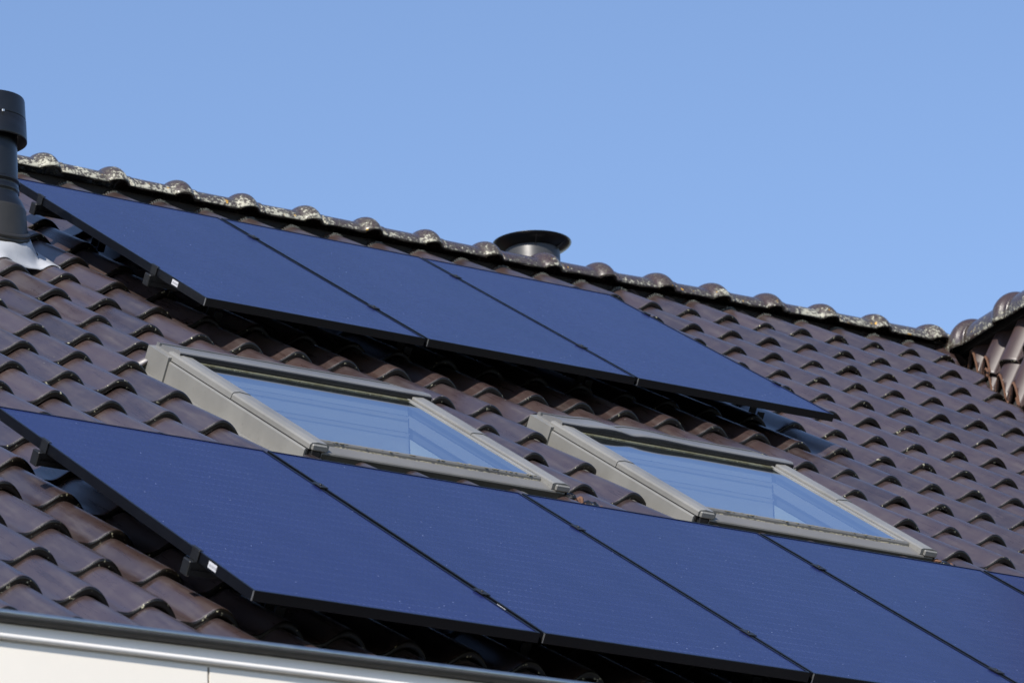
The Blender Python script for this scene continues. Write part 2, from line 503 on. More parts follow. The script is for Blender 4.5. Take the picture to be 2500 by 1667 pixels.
# valley line (world) shared with the wing roof
VA = Vector((6.27, 2.77, Z0 + 1.755)); VD = Vector((-.252, -.537, -.348)).normalized()
def cut(me, co, no, fill=False):
    bm = bmesh.new(); bm.from_mesh(me)
    r = bmesh.ops.bisect_plane(bm, geom=bm.verts[:] + bm.edges[:] + bm.faces[:], plane_co=co, plane_no=no, clear_outer=True)
    if fill:
        ed = [g_ for g_ in r['geom_cut'] if isinstance(g_, bmesh.types.BMEdge)]
        n_ = no.normalized()
        for e_ in ed:
            a_, b_ = e_.verts
            q_ = [bm.verts.new(p_.co + n_ * o_ + Vector((0, 0, z_))) for p_, o_, z_ in
                  ((a_, .0015, .001), (b_, .0015, .001), (b_, .0015, -.002), (a_, .0015, -.002))]
            f_ = bm.faces.new(q_); f_.material_index = 2
    bm.to_mesh(me); bm.free()
RMI = RM.inverted()
vn = VD.cross(Vector((0, 0, 1))).normalized()
if vn.x < 0: vn = -vn                    # points to the wing side
def to_roof(p): return RMI @ p
def dir_roof(d): return RMI.to_3x3() @ d
cut(me, to_roof(VA) + dir_roof(vn) * -.035, dir_roof(vn))
roof = bpy.data.objects.new('roof', me); COL.objects.link(roof)
roof.parent = HOUSE; roof.matrix_local = RM
sol = roof.modifiers.new('thick', 'SOLIDIFY'); sol.thickness = .0; 
roof.modifiers.remove(sol)
roof['label'] = 'main roof slope of glossy brown pan tiles in straight courses'

# membrane under the tiles with openings for the windows
mb = MB()
xs = [-9, HOLES[0][0], HOLES[0][1], HOLES[1][0], HOLES[1][1], 6.6]
WD = -.095
for k in range(5):
    a0, a1 = xs[k], xs[k + 1]
    if k in (1, 3):
        h_ = HOLES[0] if k == 1 else HOLES[1]
        mb.box(a0, a1, -7, h_[2], WD - .03, WD); mb.box(a0, a1, h_[3], 3.08, WD - .03, WD)
    else: mb.box(a0, a1, -7, 3.08, WD - .03, WD)
o = mb.build('underlay', M_DECK, HOUSE, RM)
cut(o.data, to_roof(VA) + dir_roof(vn) * .10, dir_roof(vn))

# ---- ridge
RP = [(0.696, 2.98), (1.056, 2.968), (1.401, 2.960), (1.757, 2.960), (2.113, 2.968), (2.451, 2.967), (2.795, 2.965), (3.146, 2.970),
      (3.507, 2.986), (3.846, 3.003), (4.227, 3.044), (4.590, 3.078), (4.952, 3.100), (5.319, 3.122), (5.671, 3.133), (6.07, 3.165)]
RP = [(a + .067, b + .141) for a, b in RP]
while RP[0][0] > -8: RP.insert(0, (RP[0][0] - .357, RP[0][1]))
LICH = [.9, .85, .75, .7, .75, .55, .45, .35, .25, .12, .30, .40, .45, .80, .65, .75]
def ridge_mesh(name, L, cut_end=0.0):
    """ridge cap: long axis +x, bump near x=0 (apex of bump at origin height .08)"""
    m = MB()
    # t measured from the left end; bump centre at L-.075
    ts = list(np.linspace(0, L - .165, 6)) + list(np.linspace(L - .155, L + .005, 17)) + [L + .006, L + .012, L + .020, L + .021]
    n = 26
    V = []; sk = []
    for t in ts:
        x = t - (L - .060)
        f = (1 - min(1, (-x / .062 if x < 0 else x / .047)) ** 2) ** .7
        r = .117 + .034 * f + (.004 if t > L else 0)
        if t > L + .0205: r -= .010
        for k in range(n):
            a = math.radians(-71 + 142 * k / (n - 1))
            yy = r * math.sin(a); zz = -.097 + r * math.cos(a)
            # skirt: straighter toward the bottom
            V.append((x, yy, zz)); sk.append(abs(-80 + 160 * k / (n - 1)) / 80.)
    F_ = []
    nr_ = len(ts)
    for a in range(nr_ - 1):
        for k in range(n - 1):
            F_.append((a * n + k, (a + 1) * n + k, (a + 1) * n + k + 1, a * n + k + 1))
    m.add(V, F_, 0, True)
    me = bpy.data.meshes.new(name); me.from_pydata(m.v, [], m.f); me.materials.append(M_RIDGE); me.materials.append(M_NOSE)
    me.polygons.foreach_set('use_smooth', [True] * len(me.polygons))
    at = me.attributes.new('skirt', 'FLOAT', 'POINT'); at.data.foreach_set('value', sk)
    me.update(); return me
cap_me = ridge_mesh('ridge_tile', .365)
def add_cap(me, loc, rot, lich, k):
    o = bpy.data.objects.new('ridge_tile', me); COL.objects.link(o); o.parent = HOUSE
    o.matrix_local = Matrix.Translation(loc) @ rot
    so = o.modifiers.new('thickness', 'SOLIDIFY'); so.thickness = .014; so.offset = -1; so.material_offset_rim = 1
    o['lichen'] = lich
    o['group'] = 'ridge tiles'
    return o
nR = len(RP)
for k, (u, v) in enumerate(RP):
    P = RM @ Vector((u, v, 0))
    q = RP[min(k + 1, nR - 1)] if k < nR - 1 else RP[k]; pv = RP[k - 1] if k else RP[0]
    a_, b_ = RM @ Vector((pv[0], pv[1], 0)), RM @ Vector((u, v, 0))
    if k == 0: a_, b_ = RM @ Vector((RP[0][0], RP[0][1], 0)), RM @ Vector((RP[1][0], RP[1][1], 0))
    d = (b_ - a_).normalized()
    rot = d.to_track_quat('X', 'Z').to_matrix().to_4x4()
    rot = rot @ Matrix.Rotation(random.gauss(0, .012), 4, 'Z') @ Matrix.Rotation(random.gauss(0, .02), 4, 'X')
    li = LICH[k - (nR - 16)] if k >= nR - 16 else .8
    sc = Matrix.Scale(max(.9, (b_ - a_).length / .357), 4, (1, 0, 0))
    add_cap(cap_me, P + Vector((random.gauss(0, .002), 0, random.gauss(0, .0015))), rot @ sc, li, k)

# ridge beam and under-ridge roll (black) + comb teeth standing on each tile crest
def ridge_v(u):
    us = [p[0] for p in RP]; vs = [p[1] for p in RP]
    return float(np.interp(u, us, vs))
mb = MB()
for k in range(nR - 1):
    (u0, v0), (u1, v1) = RP[k], RP[k + 1]
    A3, B3 = RM @ Vector((u0, v0, 0)), RM @ Vector((u1 + (.14 if k == nR - 2 else 0), v1, 0))
    mb.extrude([(-.055, -.14), (-.048, -.065), (-.02, -.048), (.02, -.048), (.048, -.065), (.055, -.14)], A3, B3, mi=0)
mb.build('ridge_roll', M_DARK, HOUSE)
mb = MB()
M_COMB = simple('grey_comb_strip', (.085, .088, .075), .7, 0, 120, .6)
for i in range(-44, 9):
    u, v = tile_uv(i, 0); u = float(u)
    vr = ridge_v(u) - .135
    if u > 6.0: continue
    yy = vr - float(v)
    wofs = SLOPE * yy / B
    p = -.40
    while p < .20:
        uu = u + p * A + (yy) * 0.0
        ww = float(prof_h(p)) + wofs
        dh = float(prof_h(p + .01) - prof_h(p - .01)) / (.02 * A)
        nx = Vector((-dh, 0, 1)).normalized()
        hgt = .0065 + random.uniform(-.002, .002)
        ln = random.uniform(-.003, .003)
        t = Vector((1, 0, dh)).normalized()
        P = Vector((uu, vr + ln, ww + .001))
        q = .0027
        V_ = []
        for s1 in (-q, q):
            for s2 in (0, .004):
                for s3 in (-.002, hgt):
                    V_.append(P + t * s1 + Vector((0, s2 + s3 * .6, 0)) + nx * s3)
        mb.add(V_, [(0, 1, 3, 2), (4, 6, 7, 5), (0, 4, 5, 1), (2, 3, 7, 6), (0, 2, 6, 4), (1, 5, 7, 3)])
        p += .038
mb.build('comb_strip', M_COMB, HOUSE, RM)

# mortar closing the end of the ridge at the junction with the wing
mb = MB(); bm = bmesh.new(); bmesh.ops.create_icosphere(bm, subdivisions=3, radius=1); bm.verts.index_update()
c_ = RM @ Vector((6.225, 3.30, -.035))
mb.add([c_ + Vector((p.co.x * .085, p.co.y * .075, p.co.z * .052)) * 1.0 + Vector((0, 0, .012 * noise.noise(p.co * 3))) for p in bm.verts], [tuple(q.index for q in f.verts) for f in bm.faces], 0, True)
bm.free(); mb.build('ridge_mortar', M_NOSE, HOUSE)

# back slope (behind the ridge), gable walls and front wall
BS = Matrix(((1, 0, 0, 0), (0, -math.cos(TH), 0, 0), (0, 0, 1, 0), (0, 0, 0, 1)))
yr = (RM @ Vector((0, 3.10, 0))).y; zr = (RM @ Vector((0, 3.10, 0))).z - .03
mb = MB()
nx_ = 140
V_ = []; F_ = []
us = np.linspace(-9, 9, nx_ * 3)
hh = prof_h(((us / A) % 1.0) - .64)
for r_, d_ in enumerate((.0, 5.0)):
    for u_, h_ in zip(us, hh):
        V_.append((u_, yr + d_ * math.cos(TH), zr - d_ * math.sin(TH) + h_))
n_ = len(us)
F_ = [(k, k + 1, n_ + k + 1, n_ + k) for k in range(n_ - 1)]
mb.add(V_, F_, 0, True)
mb.build('back_roof', M_TILE, HOUSE)
mb = MB()
ye = (RM @ Vector((0, -6.6, 0))).y; ze = (RM @ Vector((0, -6.6, 0))).z
mb.box(-8.6, 6.0, ye + .35, ye + .55, 0, ze + .05)
mb.box(-8.6, 9.0, yr + 3.7, yr + 3.9, 0, zr - 2.2)
for x in (-8.6, 8.8):
    mb.add([(x, ye + .55, 0), (x, ye + .55, ze), (x, yr, zr - .2), (x, yr + 3.7, zr - 2.2), (x, yr + 3.7, 0),
            (x + .2, ye + .55, 0), (x + .2, ye + .55, ze), (x + .2, yr, zr - .2), (x + .2, yr + 3.7, zr - 2.2), (x + .2, yr + 3.7, 0)],
           [(0, 1, 2, 3, 4), (9, 8, 7, 6, 5), (0, 5, 6, 1), (1, 6, 7, 2), (2, 7, 8, 3)])
mb.build('wall', M_BRICK, HOUSE)

# ------------------------------------------------------------------ wing roof with its steep tiled side
DR = Vector((-.175, -.985, 0)).normalized()
nW = DR.cross(VD).normalized()
if nW.x > 0: nW = -nW
vW = (Vector((0, 0, 1)) - nW * nW.z).normalized()
uW = vW.cross(nW).normalized()           # towards the viewer along the wing ridge
OW = VA.copy(); 
WM = Matrix(((uW.x, vW.x, nW.x, OW.x), (uW.y, vW.y, nW.y, OW.y), (uW.z, vW.z, nW.z, OW.z), (0, 0, 0, 1)))
pos = []
for j in range(0, 9):
    for i in range(-14, 12):
        pos.append((i * A + .07 + random.gauss(0, .001), -.37 - j * .36 + random.gauss(0, .004), A, random.gauss(0, .004), float(np.clip(rng.normal(.5, .25), 0, 1)), random.gauss(0, .001)))
Vw, Fw, Mw, Tw = build_tiles(pos, None, .425)
mw = np_mesh('wing_tiles', Vw, Fw, Mw, [M_TILEW, M_NOSE, M_TERRA], Tw)
WMI = WM.inverted()
cut(mw, WMI @ VA + WMI.to_3x3() @ (vn * .045), WMI.to_3x3() @ (-vn), True)
# the cut exposes raw clay along the edge: a thin ragged lip following the cut
wing = bpy.data.objects.new('wing_roof', mw); COL.objects.link(wing); wing.parent = HOUSE; wing.matrix_local = WM
wing['label'] = 'steep side slope of the neighbouring wing with long rolls cut off along the valley'
sw = wing.modifiers.new('thickness', 'SOLIDIFY'); sw.thickness = .011; sw.offset = -1
sw.material_offset_rim = 0
sr = roof.modifiers.new('thickness', 'SOLIDIFY'); sr.thickness = .009; sr.offset = -1; sr.material_offset_rim = 0
mb = MB(); mb.box(-3.5, 3.5, -3.6, -.02, -.11, -.085)
o = mb.build('wing_underlay', M_DECK, HOUSE, WM)
cut(o.data, WMI @ VA + WMI.to_3x3() @ (vn * -.02), WMI.to_3x3() @ (-vn))
# back side of the wing
mb = MB()
wb = Vector((-nW.x, nW.y, 0)).normalized()
P0 = OW - uW * 3; P1 = OW + uW * 3
mb.add([P0, P1, P1 + Vector((1.6, 0, -2.2)), P0 + Vector((1.6, 0, -2.2))], [(0, 1, 2, 3)])
mb.build('wing_back_roof', M_TILE, HOUSE)
# wing ridge tiles
capw = ridge_mesh('wing_ridge_tile', .455)
for k in range(-1, 8):
    P = OW + uW * (.235 + .45 * k)
    if k == -1: P = OW + uW * -.02
    # cap runs the other way: its bump end points back to the main ridge
    rot = uW.to_track_quat('X', 'Z').to_matrix().to_4x4() @ Matrix.Rotation(random.gauss(0, .010), 4, 'Z') @ Matrix.Rotation(.50, 4, 'X')
    if k == -1: continue
    add_cap(capw, P + Vector((-.016, 0, .014)), rot, [.45, .35, .5, .4, .4, .4, .4, .4][k], k)
mb = MB()
mb.extrude([(-.03, -.10), (-.02, -.05), (-.015, -.01), (.015, -.01), (.02, -.05), (.03, -.10)], OW + uW * -.02, OW + uW * 3, side=Vector((uW.y, -uW.x, 0)), mi=0)
mb.build('wing_ridge_roll', M_DARK, HOUSE)
# valley gutter trough
mb = MB()
for s_ in (-1, 1):
    a_ = VA + Vector((0, 0, -.10)); b_ = a_ + VD * 4.5
    e = vn * (.16 * s_) + Vector((0, 0, .07 if s_ > 0 else .03))
    mb.add([a_, b_, b_ + e, a_ + e], [(0, 1, 2, 3)])
mb.build('valley_gutter', M_DECK, HOUSE)

# ------------------------------------------------------------------ roof windows (parts of the house)
def bars(m, pts, w0, w1, mi=0): pass
def make_skylight(du, dv, dented):
    base = RM @ Matrix.Translation((du, dv, 0)) @ Matrix.Translation(SKD) @ (Matrix.Translation((.046, 0, 0)) @ Matrix.Rotation(-.013, 4, 'Z') if dented else Matrix.Rotation(.010, 4, 'Z'))
    root = empty('skylight', Matrix.Identity(4)); root.parent = HOUSE; root.matrix_local = base
    U0, U1, Va, Vb = SKY1
    # side flashings
    ez = Vector((0, 0, 1)); ex = Vector((1, 0, 0))
    for sx, ue in ((1, U0 - .008), (-1, U1 + .008)):
        m = MB()
        m.extrude([(0, -.075), (0, .030), (.003 * sx, .036), (.008 * sx, .036), (.008 * sx, -.075)], (ue, Va + .015, 0), (ue, Vb - .03, 0), up=ez, side=ex)
        m.build('side_flashing', M_FRAME, root)
        m = MB(); q0, q1 = sorted((ue - sx * .070, ue - sx * .001))
        m.box(q0, q1, Va - .02, Vb - .01, -.052, -.048)
        m.build('soaker', M_FRAME, root)
        m = MB()
        m.extrude([(0, -.06), (0, .050), (.06 * sx, .058), (.06 * sx, -.06)], (ue - sx * .008, Vb - .160, 0), (ue - sx * .008, Vb + .012, 0), up=ez, side=ex)
        m.build('corner_flashing', M_FRAME, root)
    # side rails: chamfered L profile, in two lengths with a joint
    for s_, x in ((1, U0), (-1, U1)):
        m = MB()
        wd = .082
        pf = [(0, .040), (0, .057), (.006, .064), (.030, .069), (wd - .010, .066), (wd, .062), (wd, .040)]
        pf2 = [(a * 1.0 + (.0 if a else .0), b + .0025) for a, b in pf]
        vj = Va + .62
        Sx = Vector((s_, 0, 0))
        m.extrude(pf, (x, Va, 0), (x, vj, 0), up=Vector((0, 0, 1)), side=Sx)
        m.extrude([(-.002, .040)] + [(a, b + .003) for a, b in pf[1:]] , (x, vj + .003, 0), (x, Vb - .12, 0), up=Vector((0, 0, 1)), side=Sx)
        m.box(min(x + s_ * .006, x + s_ * .070), max(x + s_ * .006, x + s_ * .070), Va - .012, Va, .038, .062, 0, .004)
        m.build('side_rail', M_FRAME, root)
    # dark rebate strips between rail and flashing, rubber beside the pane, thin silver sash edge
    for q0, q1, z0_, z1_ in ((U0 + .002, U0 + .05, -.05, .040), (U1 - .05, U1 - .002, -.05, .040), (U0 + .0822, U0 + .088, .030, .0575), (U1 - .089, U1 - .0822, .030, .0575)):
        m = MB(); m.box(q0, q1, Va + (.01 if z0_ < 0 else .10), Vb - .1, z0_, z1_); m.build('gasket', M_GASKET, root)
    for q0, q1 in ((U1 - .103, U1 - .0892), (U0 + .0882, U0 + .097)):
        m = MB(); m.box(q0, q1, Va + .09, Vb - .12, .030, .0595, 0, .0012); m.build('sash', M_FRAME, root)
    # bottom rail, stepped, lichen crusted
    m = MB()
    SV = Vector((0, -1, 0))
    m.extrude([(-.105, .030), (-.105, .056), (-.100, .060), (-.086, .060), (-.082, .054), (-.080, .043), (-.070, .042), (-.066, .047), (-.050, .046), (-.002, .039), (.004, .035), (.006, .028), (.006, -.008), (0, -.008), (0, .026)],
              (U0 + .055, Va, 0), (U1 - .02, Va, 0), up=Vector((0, 0, 1)), side=SV)
    m.build('bottom_rail', M_FRAME2, root)
    m = MB()
    m.box(U0 + .012, U0 + .052, Va - .006, Va + .03, -.03, .036, 0, .003)
    m.build('end_block', M_GASKET, root)
    # crumbs of lichen in the groove
    m = MB(); rr = random.Random(5 + int(dented))
    for k in range(220):
        x = rr.uniform(U0 + .09, U1 - .09); y = Va + rr.choice([.072, .076, .086, .068]) + rr.gauss(0, .003)
        a = rr.uniform(.002, .010); b = rr.uniform(.0015, .004); c = rr.uniform(.001, .003)
        z = .046 if y < Va + .082 else .060
        bm = bmesh.new(); bmesh.ops.create_icosphere(bm, subdivisions=1, radius=1)
        V_ = [(x + p.co.x * a * rr.uniform(.7, 1.3), y + p.co.y * b, z + p.co.z * c) for p in bm.verts]; bm.verts.index_update()
        m.add(V_, [tuple(q.index for q in f.verts) for f in bm.faces]); bm.free()
    m.build('lichen', M_MOSS, root)
    # top hood: long ribbed cover
    m = MB()
    prof = [(0.0, .050), (0.0, .062), (.004, .068), (.022, .070), (.024, .058), (.040, .058), (.042, .069), (.125, .081), (.175, .086), (.188, .084), (.193, .079), (.195, .048), (.187, .048)]
    n = 60; V_ = []; F_ = []
    ex0, ex1 = U0 + .018, U1 + .012
    for k in range(n + 1):
        x = ex0 + (ex1 - ex0) * k / n
        t = k / n
        z_ = 0.0
        if dented:
            # the cover is bent: raised twice near its left end
            z_ = .010 * math.exp(-((t - .20) / .07) ** 2) + .007 * math.exp(-((t - .42) / .10) ** 2) - .006 * math.exp(-((t - .30) / .03) ** 2)
        tap = 0.0
        if t > .92: tap = (t - .92) / .08 * .060
        for (a, b) in prof:
            y = Vb + .015 - (tap + a * (1 - tap / .2) if a < .12 else a)
            V_.append((x, y, b + z_ * (1.0 if a < .16 else .75) - (.0 if a > .1 else tap * .08)))
    q = len(prof)
    for k in range(n):
        for a in range(q - 1):
            F_.append((k * q + a, k * q + a + 1, (k + 1) * q + a + 1, (k + 1) * q + a))
    m.add(V_, F_, 0)
    m.add(V_[:q], [tuple(range(q))]); m.add(V_[-q:], [tuple(range(q))[::-1]])
    h = m.build('hood', [M_HOOD], root)
    if dented: h['label'] = 'grey metal hood bent up into two waves near its left end'
    # second dented apron flange behind the bent hood
    m = MB(); V_ = []; F_ = []
    for k in range(n + 1):
        t = k / n; x = ex0 + (ex1 - ex0) * t
        z_ = 0 if not dented else (.016 * abs(math.sin(t * 8.0)) * math.exp(-((t - .3) / .25) ** 2))
        for y, z in ((Vb + .10, -.030 + z_), (Vb + .06, .020 + z_), (Vb + .012, .050 + z_ * .4)):
            V_.append((x, y, z))
    for k in range(n):
        for a in range(2): F_.append((k * 3 + a, k * 3 + a + 1, (k + 1) * 3 + a + 1, (k + 1) * 3 + a))
    m.add(V_, F_, 0, True)
    m.build('upper_flashing', M_FRAME, root)
    # dark front face under the hood and a sash bar painted olive for the reflection
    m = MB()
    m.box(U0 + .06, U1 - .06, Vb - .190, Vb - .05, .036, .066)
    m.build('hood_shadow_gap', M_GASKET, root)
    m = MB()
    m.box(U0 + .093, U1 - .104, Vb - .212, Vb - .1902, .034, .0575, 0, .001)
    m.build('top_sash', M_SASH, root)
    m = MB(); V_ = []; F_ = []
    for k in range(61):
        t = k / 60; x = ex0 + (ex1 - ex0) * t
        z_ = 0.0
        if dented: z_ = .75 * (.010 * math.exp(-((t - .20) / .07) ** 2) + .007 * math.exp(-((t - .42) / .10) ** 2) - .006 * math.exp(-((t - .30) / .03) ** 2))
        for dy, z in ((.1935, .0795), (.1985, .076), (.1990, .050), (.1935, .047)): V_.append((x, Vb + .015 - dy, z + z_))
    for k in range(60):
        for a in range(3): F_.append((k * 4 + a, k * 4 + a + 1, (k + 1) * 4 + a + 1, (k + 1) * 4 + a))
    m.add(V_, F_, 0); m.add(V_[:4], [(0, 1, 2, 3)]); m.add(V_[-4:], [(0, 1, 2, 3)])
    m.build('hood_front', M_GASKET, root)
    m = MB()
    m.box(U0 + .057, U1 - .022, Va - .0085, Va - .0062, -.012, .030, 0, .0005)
    m.build('drip_edge', M_DRIP, root)  # front strip of the bottom rail, coloured darker than its top
    # pane
    m = MB()
    m.add([(U0 + .097, Va + .088, .0545), (U1 - .084, Va + .088, .0545), (U1 - .084, Vb - .192, .0545), (U0 + .084, Vb - .192, .0545)], [(0, 1, 2, 3)])
    m.build('pane', M_GLASS, root, None, False)
    # shaft: linings below the pane, shade and sunlit bands put into strip colours
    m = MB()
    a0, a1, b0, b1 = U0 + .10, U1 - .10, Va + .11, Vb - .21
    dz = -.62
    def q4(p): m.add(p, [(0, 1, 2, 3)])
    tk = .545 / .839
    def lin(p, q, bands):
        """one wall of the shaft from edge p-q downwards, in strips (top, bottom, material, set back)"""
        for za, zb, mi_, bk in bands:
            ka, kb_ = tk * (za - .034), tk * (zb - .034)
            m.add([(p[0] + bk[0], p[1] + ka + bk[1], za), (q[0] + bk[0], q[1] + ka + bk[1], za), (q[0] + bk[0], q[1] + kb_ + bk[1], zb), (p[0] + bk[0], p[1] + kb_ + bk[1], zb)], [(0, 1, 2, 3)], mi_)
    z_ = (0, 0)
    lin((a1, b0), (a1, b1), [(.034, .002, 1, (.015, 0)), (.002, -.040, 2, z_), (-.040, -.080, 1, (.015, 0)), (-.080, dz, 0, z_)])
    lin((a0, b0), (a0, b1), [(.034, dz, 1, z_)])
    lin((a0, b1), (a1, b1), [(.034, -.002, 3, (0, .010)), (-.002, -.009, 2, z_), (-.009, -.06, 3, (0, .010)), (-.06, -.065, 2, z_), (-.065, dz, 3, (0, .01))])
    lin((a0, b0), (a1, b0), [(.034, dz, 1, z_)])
    m.build('lining', [M_WHITE, M_ROOM_SHADE, M_SASHW, M_LIN2], root)
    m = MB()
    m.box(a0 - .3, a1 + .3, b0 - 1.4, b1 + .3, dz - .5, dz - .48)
    m.build('room_floor', M_ROOM_SHADE, root)
    # apron below the window, dressed over the rolls
    m = MB(); V_ = []; F_ = []
    n = 120
    for k in range(n + 1):
        x = U0 - .05 + (U1 - U0 + .10) * k / n
        i_, j_ = 0, 0
        p_ = ((x + du + SKD.x - AP_U0) / A) % 1.0
        if p_ > .36: p_ -= 1.0
        hz = float(prof_h(p_)) * .85 - .011 - SKD.z
        for y, z in ((Va + .01, -.01), (Va - .03, max(-.02, hz - .004)), (Va - .10, hz), (Va - .20, hz - .003)):
            V_.append((x, y, z))
    for k in range(n):
        for a in range(3): F_.append((k * 4 + a, k * 4 + a + 1, (k + 1) * 4 + a + 1, (k + 1) * 4 + a))
    m.add(V_, F_, 0, True)
    m.build('apron', M_FRAME, root)
    return root
_u, _v = tile_uv(-13, -11)
AP_U0 = float(_u)
s1 = make_skylight(0, 0, False); s1['label'] = 'grey framed roof window with a straight hood, nearer the flue pipe'
s2 = make_skylight(SKYOFF[0], SKYOFF[1], True); s2['label'] = 'grey framed roof window with a bent wavy hood, farther right'

# broken tile ends by the lower right corner of each window
for (u0, v0) in ((.675, -1.86), (2.425, -1.91)):
    m = MB(); rr = random.Random(int(u0 * 100))
    for k in range(8):
        c = Vector((u0 + .022 * k + rr.gauss(0, .006), v0 + rr.gauss(0, .01), -.018 - .0035 * k + rr.gauss(0, .003)))
        a, b, h_ = rr.uniform(.014, .028), rr.uniform(.02, .035), rr.uniform(.012, .02)
        mt = Matrix.Translation(c) @ Matrix.Rotation(rr.uniform(-.5, .5), 4, 'Z') @ Matrix.Rotation(rr.uniform(-.5, .5), 4, 'X')
        bm = bmesh.new(); bmesh.ops.create_icosphere(bm, subdivisions=2, radius=1); bm.verts.index_update()
        V_ = [mt @ Vector((p.co.x * a * (1 + .5 * noise.noise(p.co * 2.1 + c * 9)), p.co.y * b, p.co.z * h_ * (1 + .6 * noise.noise(p.co * 3 + c * 5)))) for p in bm.verts]
        m.add(V_, [tuple(q.index for q in f.verts) for f in bm.faces], 0 if rr.random() < .6 else 1); bm.free()
    m.build('broken_tile_end', [M_NOSE, M_TERRA], HOUSE, RM)

# ------------------------------------------------------------------ solar panels
PW, PH, HP, PT = 1.05, 1.9098, .1292, .034
def make_panel():
    root = empty('solar_panel', Matrix.Identity(4))
    m = MB(); lip = .008
    # outer frame as four mitred bars with a slightly raised lip
    z0, z1 = HP - PT, HP
    O = [(0, 0), (PW, 0), (PW, PH), (0, PH)]
    I = [(lip, lip), (PW - lip, lip), (PW - lip, PH - lip), (lip, PH - lip)]
    V_ = []
    c = .0012
    OC = [(c, c), (PW - c, c), (PW - c, PH - c), (c, PH - c)]
    for ring, z in ((O, z0), (O, z1 - c), (OC, z1), (I, z1), (I, z1 - .0025), ([(.03, .03), (PW - .03, .03), (PW - .03, PH - .03), (.03, PH - .03)], z0)):
        V_ += [(x, y, z) for x, y in ring]
    F_ = []
    for a in range(4):
        for k in range(4): F_.append((a * 4 + k, a * 4 + (k + 1) % 4, (a + 1) * 4 + (k + 1) % 4, (a + 1) * 4 + k))
    for k in range(4): F_.append((0 * 4 + k, 5 * 4 + k, 5 * 4 + (k + 1) % 4, (k + 1) % 4))
    m.add(V_, F_)
    m.build('frame', M_BLACK, root)
    m = MB(); m.box(lip, PW - lip, lip, PH - lip, z1 - .008, z1 - .0022)
    m.build('cell_sheet', M_CELL, root)
    m = MB(); m.box(lip + .02, PW - lip - .02, lip + .02, PH - .03, z1 - .0135, z1 - .0082)
    m.build('back_sheet', M_DARK, root)
    # bright mitre seams on the two lower corners
    m = MB()
    m.box(-.0006, .0026, -.0008, .003, z0 + .001, z1 - .0012)
    m.build('corner_seam', M_ALU, root)
    # sticker on the left side rail
    st = MB(); st.box(-.0008, .0002, .244, .298, z0 + .007, z0 + .028)
    so = st.build('sticker', M_STICK, root)
    pr = MB()
    y = .246
    while y < .290:
        wd = random.choice([.002, .003, .005]); pr.box(-.0014, -.0007, y, y + wd, z0 + .013, z0 + .021); y += wd + random.choice([.003, .004])
    pr.build('print', M_PRINT, so)
    return root
proto = make_panel()
GAP = .0155 + .004
ARR = [((0, 0), 3), ((-2.1335, -4.4579), 5)]
LAB = ['leftmost solar panel of the upper row, beside the black flue pipe',
       'middle solar panel of the upper row of three',
       'right end solar panel of the upper row, its right edge against bare brown tiles',
       'leftmost solar panel of the lower row, entering at the left edge of the photo',
       'second solar panel from the left in the lower row, under the nearer roof window',
       'third solar panel from the left in the lower row, between the two roof windows',
       'fourth solar panel from the left in the lower row, under the farther roof window',
       'lower row solar panel at the right edge of the photo, only its corner in view']
n = 0
for (o_, cnt) in ARR:
    for k in range(cnt):
        r_ = proto if n == 0 else copy_tree(proto)
        pitch = PW + .0155
        r_.matrix_world = RM @ Matrix.Translation((o_[0] + k * pitch, o_[1], random.gauss(0, .0006)))
        tag(r_, LAB[n], 'solar panel', 'black framed blue solar panels on the roof')
        n += 1

# mounting rails with end caps, clamps and hooks
def make_rails(o_, cnt, vs, label):
    root = empty('mounting_rail', RM @ Matrix.Translation((o_[0], o_[1], 0)), label, 'mounting rail', 'rails carrying the solar panels')
    v = vs
    Lr = cnt * (PW + .0155) - .0155
    zt = HP - PT - .001
    m = MB()
    m.box(-.015, Lr + .03, v + .004, v + .041, zt - .018, zt)
    m.box(-.015, Lr + .03, v + .008, v + .037, zt - .026, zt - .0182)
    m.box(-.015, Lr + .03, v + .004, v + .041, zt - .044, zt - .0262)
    m.build('rail', M_RAIL, root)
    m = MB(); m.box(-.030, -.0152, v, v + .046, zt - .048, zt + .002, 0, .003)
    m.build('end_cap', M_RAIL, root)
    m = MB(); m.box(Lr + .0302, Lr + .05, v, v + .046, zt - .048, zt + .002, 0, .003)
    m.build('end_cap', M_RAIL, root)
    # end clamps
    for x0, x1, sg in ((-.0052, -.0012, 1), (Lr + .0012, Lr + .0052, -1)):
        m = MB(); m.box(x0, x1, v + .002, v + .050, zt + .0005, HP + .0015, 0, .001)
        tx = (x0, x1 + .010) if sg > 0 else (x0 - .010, x1)
        m.box(tx[0], tx[1], v + .0, v + .060, HP + .0021, HP + .0048, 0, .001)
        m.build('end_clamp', M_RAIL, root)
    for k in range(1, cnt):
        x = k * (PW + .0155) - .0155
        m = MB(); m.box(x + .002, x + .0135, v - .002, v + .060, zt + .0005, HP + .001)
        m.box(x - .009, x + .0245, v + .0, v + .058, HP + .0016, HP + .0046, 0, .001)
        m.lathe([(.0, HP + .008), (.0045, HP + .008), (.0045, HP + .0046)], 12, (x + .0078, v + .029))
        m.build('middle_clamp', M_RAIL, root)
    x = .30
    while x < Lr:
        m = MB()
        m.box(x, x + .035, v + .042, v + .048, -.045, zt - .01)
        m.box(x, x + .035, v - .02, v + .048, -.052, -.046)
        m.box(x, x + .035, v - .024, v - .018, -.052, .0)
        m.build('roof_hook', M_RAIL, root)
        x += .93
    return root
make_rails((0, 0), 3, 1.55, 'upper of the two black rails under the upper panel row')
make_rails((0, 0), 3, .435, 'lower of the two black rails under the upper panel row, capped beside the sticker')
make_rails((-2.1335, -4.4579), 5, 1.475, 'upper of the two black rails under the lower panel row')
